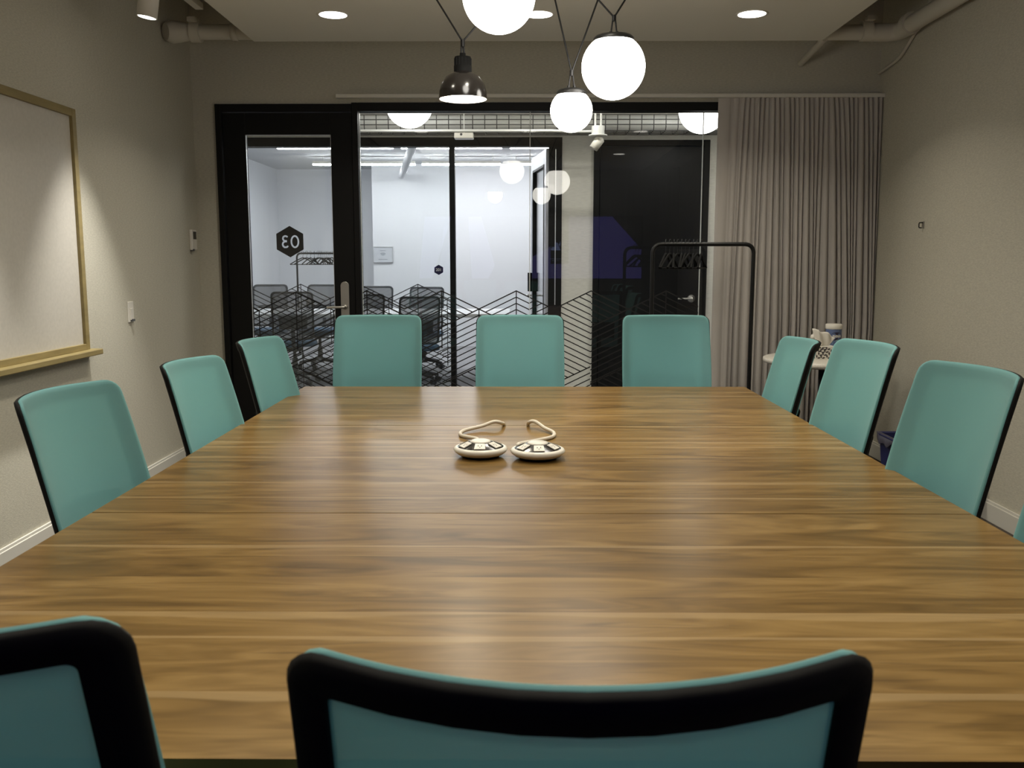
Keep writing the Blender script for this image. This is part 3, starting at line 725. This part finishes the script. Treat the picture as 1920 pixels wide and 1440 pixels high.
# ------------------------------------------------------------------ pendant lamps
def bulb(parent, loc, p, size, name='lamp_light'):
    L = bpy.data.lights.new('lamp', 'POINT'); L.energy = p; L.color = WARM; L.shadow_soft_size = size
    o = bpy.data.objects.new(name, L); COL.objects.link(o); o.parent = parent; o.location = loc; return o
def pendant_globe(x, y, z, R, left, right, label):
    t = thing('globe_pendant', label, 'pendant lamp', (x, y, z), 0, 'globe pendants over the table'); n = 24
    zt = R*.90; prof = [(max(R*math.sin(PI*i/n), .0001), -R*math.cos(PI*i/n)) for i in range(n+1)]
    prof = [p for p in prof if p[1] < zt]+[(math.sqrt(R*R-zt*zt), zt)]
    MB().lathe(prof, 48).build('globe', M['opal'], t)
    rc = math.sqrt(R*R-(zt-.012)**2)+.004
    MB().lathe([(rc, zt-.016), (rc+.002, zt-.006), (rc*.9, zt+.004), (rc*.4, zt+.012), (0, zt+.013)], 40).build('cap', M['black_steel'], t)
    k = zt+.075
    MB().tube([(-.012, 0, zt+.01), (-.004, 0, k)], .0032, 8).tube([(.012, 0, zt+.01), (.004, 0, k)], .0032, 8).tube([(-.012, 0, zt+.008), (-.012, 0, zt+.022)], .006, 8).tube([(.012, 0, zt+.008), (.012, 0, zt+.022)], .006, 8).build('stem', M['black_steel'], t)
    MB().tube([(0, 0, k-.014), (0, 0, k+.008)], .0085, 10).build('clamp', M['black_steel'], t)
    for q in (left, right): MB().tube([(0, 0, k), (q[0]-x, q[1]-y, 2.63-z)], .0036, 8).build('cord', M['black_steel'], t)
pendant_globe(.373, 3.71, 2.074, .125, (.02, 3.71, 0), (.61, 3.71, 0), 'larger lit white globe pendant to the right, high')
pendant_globe(.219, 3.886, 1.935, .0875, (.086, 3.886, 0), (.417, 3.886, 0), 'smallest lit white globe pendant, hanging lowest')
pendant_globe(-.068, 3.253, 2.217, .125, (-.2, 3.253, 0), (.06, 3.253, 0), 'lit white globe pendant cut by the top picture edge')
t = thing('dome_pendant', 'glossy black dome pendant lamp hanging left of the globes', 'pendant lamp', (-.225, 3.792, 1.965))
R = .097
dome = [(R, 0), (R*1.0, .008), (R*.985, .03), (R*.90, .060), (R*.70, .088), (R*.42, .103), (.036, .106)]
MB().lathe(dome, 48).build('shade', M['black_gloss'], t)
MB().lathe([(R-.002, .001)]+[(max(r_-.003, .01), z-.003) for r_, z in dome[1:]]+[(.0, .1)], 48).build('reflector', M['white_plastic'], t)
MB().lathe([(.036, .104), (.036, .130), (.033, .132), (.033, .165), (.012, .170), (.012, .180), (0, .18)], 32).build('socket', M['black_plastic'], t)
mb = MB()
for i in range(16):
    a = 2*PI*i/16; mb.box(.032*math.cos(a)-.003, .032*math.cos(a)+.003, .032*math.sin(a)-.003, .032*math.sin(a)+.003, .108, .160)
mb.build('fins', M['black_plastic'], t)
MB().tube([(-.006, 0, .175), (-.003, 0, .225)], .004, 8).tube([(.006, 0, .175), (.003, 0, .225)], .004, 8).tube([(0, 0, .205), (0, 0, .232)], .009, 10).build('stem', M['black_steel'], t)
for q in (-.28, .40): MB().tube([(0, 0, .225), (q, 0, 2.63-1.965)], .0036, 8).build('cord', M['black_steel'], t)
n = 16; MB().lathe([(max(.075*math.sin(PI*i/n), .0001), .045-.040*math.cos(PI*i/n)) for i in range(n+1)], 32).build('bulb', M['opal'], t)
bulb(t, (0, 0, -.03), 6, .07)
# ------------------------------------------------------------------ recessed downlights
def downlight(x, y, label):
    t = thing('downlight', label, 'ceiling light', (x, y, 2.63), 0, 'round downlights in the dropped ceiling')
    MB().lathe([(.070, -.001), (.084, -.004), (.088, -.001), (.088, .0005)], 36).build('trim_ring', M['white_trim'], t)
    MB().disc((0, 0, -.002), .0775, 32, None, True).build('lens', M['lens'], t)
    L = bpy.data.lights.new('down', 'AREA'); L.shape = 'DISK'; L.size = .15; L.energy = P_DOWN; L.color = WARM; L.spread = math.radians(128)
    o = bpy.data.objects.new('lamp_light', L); COL.objects.link(o); o.parent = t; o.location = (0, 0, -.006)
for x, nm in ((-1.0, 'left'), (.107, 'middle'), (1.252, 'right')):
    downlight(x, 5.1, nm+' of the three lit downlights visible in the dropped ceiling')
    downlight(x, 3.1, nm+' downlight of the row above the middle of the table')
    downlight(x, 1.1, nm+' downlight of the row above the near end of the table')
# ------------------------------------------------------------------ wall-washing spots on a track
tag(rbox(-1.822, -1.778, -.6, 5.34, 2.72, 2.755, 'light_track', M['white_trim'], None, .002), 'white lighting track above the whiteboard wall', 'light track')
def washer(y, label):
    t = thing('cylinder_spotlight', label, 'spotlight', (-1.79, y, 2.478), 0, 'cylinder spotlights on the track')
    Rm = Matrix.Rotation(math.radians(9), 3, 'Y')
    MB().lathe([(.040, .004), (.0475, 0), (.0475, .18), (.044, .186), (0, .186)], 32, (0, 0, 0), Rm).build('body', M['white_trim'], t)
    MB().disc((0, 0, 0), .0405, 24, Rm @ Matrix.Translation((0, 0, .005)).to_3x3(), True).build('lens', M['lens'], t)
    MB().tube([(.028, 0, .18), (-.01, 0, .245)], .010, 10).build('stem', M['white_trim'], t)
    L = bpy.data.lights.new('spot', 'SPOT'); L.energy = P_SPOT; L.color = (1, .97, .91); L.spot_size = math.radians(60); L.spot_blend = .75; L.shadow_soft_size = .035
    o = bpy.data.objects.new('lamp_light', L); COL.objects.link(o); o.parent = t; o.location = (-.002, 0, -.012)
    o.rotation_euler = (0, math.radians(2), 0)
washer(4.55, 'white cylinder spotlight above the whiteboard, visible at top left')
washer(3.35, 'white cylinder spotlight outside the frame above the whiteboard middle')
washer(2.15, 'white cylinder spotlight outside the frame above the near whiteboard end')
# ------------------------------------------------------------------ pipes
pp = thing('sprinkler_main', 'painted pipe crossing the far ceiling and running along right wall', 'pipe', (0, 0, 0))
PZ, PY = 2.715, 5.82
MB().tube([(-2.02, PY, PZ), (2.20, PY, PZ-.01)], .046, 20).build('pipe', M['pipe'], pp)
MB().tube(arc_pts([(2.16, PY, PZ-.01), (2.33, PY, PZ-.01), (2.33, PY-.17, PZ-.005)], .13, 8), .054, 20).build('elbow', M['pipe'], pp)
MB().tube([(2.33, PY-.15, PZ-.006), (2.33, -1.1, PZ+.01)], .050, 20).build('pipe', M['pipe'], pp)
for x in (-1.99, 2.13): 
    MB().tube([(x-.03, PY, PZ), (x+.03, PY, PZ)], .062, 20).build('coupling', M['pipe'], pp)
    MB().box(x-.025, x+.025, PY-.085, PY+.0, PZ+.045, PZ+.07).tube([(x-.03, PY-.06, PZ+.058), (x+.03, PY-.06, PZ+.058)], .010, 8).build('coupling_bolt', M['pipe'], pp)
MB().tube([(2.33, PY-.20, PZ), (2.33, PY-.14, PZ)], .064, 20).build('coupling', M['pipe'], pp)
MB().tube([(-2.02, PY, PZ), (-2.09, PY, PZ), (-2.13, PY-.02, PZ-.005), (-2.16, PY-.05, PZ-.01)], [.05, .062, .068, .05], 20).build('end_cap', M['pipe'], pp)
MB().tube([(-1.75, PY, PZ), (-1.75, PY, ZC)], .008, 8).lathe([(.050, -.02), (.052, -.02), (.052, .02), (.050, .02)], 20, (-1.75, PY, PZ), Matrix.Rotation(PI/2, 3, 'Y')).build('pipe_hanger', M['pipe'], pp)
MB().tube([(1.88, PY-.01, 2.672), (1.88, YF-.005, 2.618)], .021, 14).build('branch_pipe', M['pipe'], pp)
tag(MB().tube(arc_pts([(2.40, 5.40, 2.95), (2.40, 5.673, 2.721), (2.40, 5.93, 2.59), (2.40, 6.04, 2.572), (2.40, 6.28, 2.555)], .05), .011, 10).build('wall_conduit', M['pipe']), 'thin painted conduit bending down the right wall corner', 'pipe')
tag(MB().tube(arc_pts([(1.83, 5.15, 2.86), (2.25, 5.15, 2.86), (2.36, 5.0, 2.86), (2.36, 4.0, 2.86)], .06), .012, 10).build('ceiling_conduit', M['pipe']), 'thin conduit looping above the large pipe at top right', 'pipe')
# ------------------------------------------------------------------ whiteboard on left wall
wb = thing('whiteboard', 'wide wood framed writing board with a ledge on left wall', 'whiteboard', (XL, 0, 0))
y0, y1, z0, z1 = 1.6, 4.57, .873, 2.053
rbox(.004, .012, y0+.03, y1-.03, z0+.03, z1-.03, 'panel', mat('board_surface', (.56, .53, .47), .55, spec=.35, bump=((300, 300, 300), .2), var=((60, 60, 60), .04)), wb, 0)
rbox(0, .028, y1-.038, y1, z0, z1, 'frame_side', M['oak'], wb, .002)
rbox(0, .028, y0, y0+.038, z0, z1, 'frame_side', M['oak'], wb, .002)
rbox(0, .028, y0+.038, y1-.038, z1-.038, z1, 'frame_top', M['oak'], wb, .002)
rbox(0, .028, y0+.038, y1-.038, z0, z0+.03, 'frame_bottom', M['oak'], wb, .002)
rbox(0, .075, y0-.03, y1+.04, z0-.028, z0, 'ledge', M['oak'], wb, .004)
# ------------------------------------------------------------------ small wall fittings
ls = thing('light_switch', 'white light switch plate on left wall', 'light switch', (XL, 5.13, 1.03))
rbox(0, .006, -.036, .036, -.058, .058, 'plate', M['white_plastic'], ls, .002); rbox(.006, .012, -.016, .016, -.045, .02, 'rocker', M['white_plastic'], ls, .001); rbox(.006, .022, -.012, .012, -.052, -.04, 'slider', M['dark_grey'], ls, .001)
th = thing('thermostat', 'small white thermostat with dark display on left wall corner', 'thermostat', (XL, 6.16, 1.455))
rbox(0, .022, -.045, .045, -.068, .068, 'housing', M['white_plastic'], th, .006); rbox(.022, .0235, -.025, .03, .005, .055, 'display', M['screen_dark'], th, 0); rbox(.004, .026, -.04, -.02, -.074, -.060, 'lower_edge', M['dark_grey'], th, .001)
hk = thing('wall_hook', 'tiny metal hook on the bare right wall', 'hook', (XR, 5.5, 1.53))
rbox(-.006, 0, -.010, .010, -.02, .02, 'plate', M['chrome'], hk, .001); MB().tube(arc_pts([(-.004, 0, .012), (-.028, 0, .012), (-.028, 0, -.018), (-.012, 0, -.018)], .008), .0035, 8).build('hook', M['black_steel'], hk)
# ------------------------------------------------------------------ coat racks and hangers
def rack(x, y, w_, h, d, label):
    t = thing('coat_rack', label, 'coat rack', (x, y, 0)); hw = w_/2
    MB().tube(arc_pts([(-hw, 0, .09), (-hw, 0, h), (hw, 0, h), (hw, 0, .09)], .06, 8), .0125, 12).build('hoop', M['black_steel'], t)
    MB().tube([(-hw, 0, .30), (hw, 0, .30)], .010, 10).build('lower_bar', M['black_steel'], t)
    for s in (-1, 1):
        MB().tube([(s*hw, -d/2, .075), (s*hw, d/2, .075)], .0125, 10).build('foot', M['black_steel'], t)
        for e in (-1, 1):
            MB().tube([(s*hw-.012, e*d*.46, .028), (s*hw+.012, e*d*.46, .028)], .028, 14).tube([(s*hw, e*d*.46, .03), (s*hw, e*d*.46, .075)], .006, 8).build('caster', M['black_plastic'], t)
    return t
hm = MB()
hook = [(.0, 0, 0)]; hook = [(.020*math.cos(a), 0, .0-.020+.020*math.sin(a)+.0165) for a in [PI*(-.15+1.15*i/10) for i in range(11)]]
hook = hook[::-1]
hm.tube(hook, .0022, 6).tube([(hook[-1][0], 0, hook[-1][2]), (.0, 0, -.045), (0, 0, -.075)], .0022, 6)
body = MB().tube(spline([(-.20, 0, -.155), (-.12, 0, -.115), (-.03, 0, -.078), (0, 0, -.072), (.03, 0, -.078), (.12, 0, -.115), (.20, 0, -.155)], 4), .007, 8).tube([(-.195, 0, -.157), (.195, 0, -.157)], .005, 8)
hook_me = hm.mesh('hook'); hook_me.materials.append(M['black_steel'])
body_me = body.mesh('shoulder_bar'); body_me.materials.append(M['black_plastic'])
def hanger(x, y, z, rz, label, group):
    t = thing('clothes_hanger', label, 'hanger', (x, y, z), rz, group)
    for me, nm in ((hook_me, 'hook'), (body_me, 'shoulder_bar')):
        o = bpy.data.objects.new(nm, me); COL.objects.link(o); o.parent = t
rack(1.127, 5.6, .615, 1.417, .40, 'black tubular coat rack standing in front of the curtain')
for i in range(10): hanger(.90+i*.024, 5.6, 1.417+.0125, PI/2+random.uniform(-.25, .25)-.25, 'black clothes hanger bunched on the rack in front of the curtain', 'hangers on the coat rack by the curtain')
rack(-2.63, 12.0, .56, 1.41, .40, 'black coat rack in the white office seen through door glass')
for i in range(13): hanger(-2.83+(i*.05 if i < 4 else .2+(i-4)*.026), 12.0, 1.4225, PI/2+random.uniform(-.5, .5)-.3, 'dark clothes hanger on the coat rack in the white office', 'hangers on the office coat rack')
# ------------------------------------------------------------------ side table and things on it
sx, sy = 1.845, 5.43
st = thing('side_table', 'small round side table with speckled white top and black leg', 'table', (sx, sy, 0))
MB().lathe([(0, .705), (.345, .705), (.362, .712), (.365, .722), (.362, .736), (.352, .74), (0, .74)], 64).build('tabletop', M['terrazzo'], st)
MB().lathe([(0, .02), (.038, .02), (.038, .705), (0, .705)], 24).build('column', M['black_steel'], st)
MB().lathe([(0, 0), (.22, 0), (.22, .012), (.05, .022), (0, .022)], 40).build('base', M['black_steel'], st)
tbx = thing('tissue_box', 'tissue box with dark leaf print and a white tissue sticking up', 'tissue box', (1.815, 5.40, .74), .03)
rbox(-.062, .062, -.062, .062, 0, .075, 'box', M['white_plastic'], tbx, .001)
lf = MB()
def leaf(cx, cz, ang, L_, w_, f):
    pts = [(-.5, 0), (-.25, .42), (.1, .5), (.5, 0), (.1, -.5), (-.25, -.42)]
    ca, sa = math.cos(ang), math.sin(ang)
    P = []
    for a, b in pts:
        u, v = a*L_, b*w_; px, pz = cx+u*ca-v*sa, cz+u*sa+v*ca; px = max(-.061, min(.061, px)); pz = max(.001, min(.0735, pz))
        P.append((px, -.0626, pz) if f == 0 else (-.0626, -px, pz))
    lf.add(P, [(0, 5, 4, 3, 2, 1)] if f == 0 else [(0, 5, 4, 3, 2, 1)])
rl = random.Random(4)
for f in (0, 1):
    for bx_, bz_, ba in ((-.058, .002, .95), (-.030, .0, 1.05), (.002, .002, .9), (.030, .0, 1.1), (-.058, .045, .7)):
        for k in range(4):
            q = .008+k*.020; px, pz = bx_+q*math.cos(ba), bz_+q*math.sin(ba)
            for s in (-1, 1): leaf(px+.011*math.cos(ba+s*.9), pz+.011*math.sin(ba+s*.9), ba+s*.8, .021, .0095, f)
lf.build('leaf_print', M['leaf_ink'], tbx)
# tissue: crumpled fan
NU, NV = 22, 10; vs = []
for j in range(NV+1):
    v = j/NV
    for i in range(NU+1):
        u = i/NU-.5; wv = (.045+.065*v-.02*v*v)
        x = u*2*wv*.80+.004*v; z = .074+v*(.100-.030*(u+.5)-.018*(u+.5)**3)+.006*math.sin(u*11)*v*v
        y = .009*math.sin(u*13+v*2.5)*(.4+v)-.02*v*(1-v)+.012*math.sin(u*5)
        vs.append((x, y, z))
mb = MB(); mb.add(vs, [(j*(NU+1)+i, j*(NU+1)+i+1, (j+1)*(NU+1)+i+1, (j+1)*(NU+1)+i) for j in range(NV) for i in range(NU)], True)
ts = mb.build('tissue', M['tissue'], tbx); sm = ts.modifiers.new('thick', 'SOLIDIFY'); sm.thickness = .0012
wp = thing('wipes_canister', 'white lidded wipes canister with blue label behind tissue box', 'canister', (1.955, 5.63, .74))
MB().lathe([(0, 0), (.046, 0), (.047, .004), (.047, .168), (.044, .172), (0, .172)], 36).build('body', M['white_plastic'], wp)
MB().lathe([(.0478, .012), (.0478, .158)], 36).build('label', M['wipes_blue'], wp)
MB().lathe([(.049, .160), (.050, .163), (.050, .186), (.046, .190), (0, .190)], 36).build('lid', M['white_plastic'], wp)
def on_cyl(poly, R_, m, nm, par):
    mb = MB(); c = (sum(p[0] for p in poly)/len(poly), sum(p[1] for p in poly)/len(poly))
    P = [(R_*math.sin(a/R_), -R_*math.cos(a/R_), z) for a, z in [c]+poly]
    mb.add(P, [(0, i, i+1 if i < len(poly) else 1) for i in range(1, len(poly)+1)]); return mb.build(nm, m, par)
on_cyl([(.005+.040*math.cos(2*PI*i/24), .115+.026*math.sin(2*PI*i/24)) for i in range(24)], .0483, M['wipes_dark'], 'logo_oval', wp)
for k in range(6):
    a = -.020+k*.0095; on_cyl([(a, .108+.002*k % .004), (a+.0065, .108), (a+.0065, .124-(k % 2)*.004), (a, .124)], .0487, M['white_plastic'], 'logo_mark', wp)
on_cyl([(-.02+.06*i/10, .078+.012*math.sin(i/10*PI)+.01*i/10) for i in range(11)]+[(.04-.06*i/10, .066+.012*math.sin(i/10*PI)+.01*(1-i/10)) for i in range(11)], .0484, M['wipes_cyan'], 'label_swoosh', wp)
pb = thing('pump_bottle', 'small clear pump bottle beside the tissue box', 'bottle', (1.800, 5.53, .74))
MB().lathe([(0, 0), (.030, 0), (.032, .006), (.032, .085), (.024, .098), (.013, .104), (0, .104)], 28).build('bottle', M['clear_plastic'], pb)
MB().lathe([(0, .103), (.017, .103), (.018, .118), (.015, .130), (.006, .134), (.005, .160), (0, .16)], 24).tube([(.004, 0, .158), (-.004, 0, .162)], .007, 8).tube([(0, 0, .160), (.026, -.012, .157)], .0045, 8).build('pump', M['white_plastic'], pb)
# ------------------------------------------------------------------ waste bin
bn = thing('waste_bin', 'blue recycling bin with a dark liner against the right wall', 'bin', (2.15, 4.80, 0)); bn.scale = (1, 1, .94)
def ringbox(w0, d0, w1, d1, z0, z1):
    return [(-w0, -d0, z0), (w0, -d0, z0), (w0, d0, z0), (-w0, d0, z0), (-w1, -d1, z1), (w1, -d1, z1), (w1, d1, z1), (-w1, d1, z1)]
mb = MB(); mb.add(ringbox(.11, .155, .135, .19, .0, .385), [(0, 3, 2, 1), (0, 1, 5, 4), (1, 2, 6, 5), (2, 3, 7, 6), (3, 0, 4, 7)])
mb.add(ringbox(.105, .150, .129, .184, .008, .385), [(0, 1, 2, 3), (0, 4, 5, 1), (1, 5, 6, 2), (2, 6, 7, 3), (3, 7, 4, 0)])
mb.build('body', M['bin_blue'], bn)
mb = MB(); rc = [(-.138, -.193), (.138, -.193), (.138, .193), (-.138, .193)]
mb.tube(arc_pts([(p[0], p[1], .388) for p in rc]+[(rc[0][0], rc[0][1], .388)], .03), .010, 8).build('rim', M['bin_blue'], bn)
vs = []; rr_ = random.Random(9); per = 48
for i in range(per):
    a = i/per*4; k = int(a) % 4; tq = a-int(a); p, q = rc[k], rc[(k+1) % 4]
    x, y = p[0]+(q[0]-p[0])*tq, p[1]+(q[1]-p[1])*tq
    vs += [(x*.93, y*.95, .30), (x*.98, y*.985, .398), (x*1.06, y*1.045, .398), (x*1.05, y*1.03, .345+rr_.uniform(-.02, .02))]
fs = []
for i in range(per):
    j = (i+1) % per
    for c in range(3): fs.append((i*4+c, j*4+c, j*4+c+1, i*4+c+1))
mb = MB(); mb.add(vs, fs, True); mb.build('liner', M['liner'], bn)
# ------------------------------------------------------------------ screens behind the camera
def tv(x0, x1, label, flip):
    t = thing('wall_screen', label, 'screen', ((x0+x1)/2, YB, 1.508), 0, 'screens on the back wall'); hw = (x1-x0)/2; hh = .475
    rbox(-hw, hw, .001, .05, -hh, hh, 'housing', M['black_plastic'], t, .004)
    rbox(-hw+.012, hw-.012, .05, .0515, -hh+.012, hh-.012, 'display', M['screen_dark'], t, 0)
    a, b = -hw+.014, hw-.014; c, d = -hh+.014, hh-.014
    mb = MB()
    if not flip:
        mb.add([(x, .0525, z) for x, z in ((a, c), (a, .30*c), (a+.28, d*.0+.02), (a+.28, c))], [(0, 1, 2, 3)])
        mb.add([(x, .0525, z) for x, z in ((b, c), (a+.55, c), (a+.55, d), (b-.45, d), (b, -.03))], [(0, 1, 2, 3, 4)])
        mb.add([(x, .0525, z) for x, z in ((a+.28, c), (a+.28, c+.22), (a+.55, c+.22), (a+.55, c))], [(0, 1, 2, 3)])
    else:
        mb.add([(x, .0525, z) for x, z in ((a+.75, d), (a+.95, d), (a+1.15, c+.2), (a+1.05, c), (a+.8, c))], [(0, 1, 2, 3, 4)])
        mb.add([(x, .0525, z) for x, z in ((a+.1, d), (a+.5, d), (a+.2, c), (a, c))], [(0, 1, 2, 3)])
    mb.build('blue_graphic', M['screen_blue'], t)
    if not flip:
        mb = MB(); lx = a+.36; lz = -.04
        for tri in (((-.06, 0), (.07, 0), (.02, .12)), ((-.03, .03), (.0, .03), (-.09, .07)), ((-.06, .0), (-.03, .05), (-.09, .02)), ((.03, .06), (.07, .14), (.07, .07)), ((-.02, .06), (.02, .11), (-.01, .14))):
            mb.add([(lx+p, .053, lz+q) for p, q in tri], [(0, 1, 2)])
        mb.build('emblem', M['screen_pale'], t)
        MB().box(lx-.09, lx+.09, .0525, .053, lz-.13, lz-.125).box(lx-.06, lx+.05, .0525, .053, lz-.155, lz-.15).build('caption_lines', M['screen_pale'], t)
tv(.19, 1.87, 'right screen with blue graphic on wall behind camera', False)
tv(-1.52, .16, 'left screen with blue graphic on wall behind camera', True)
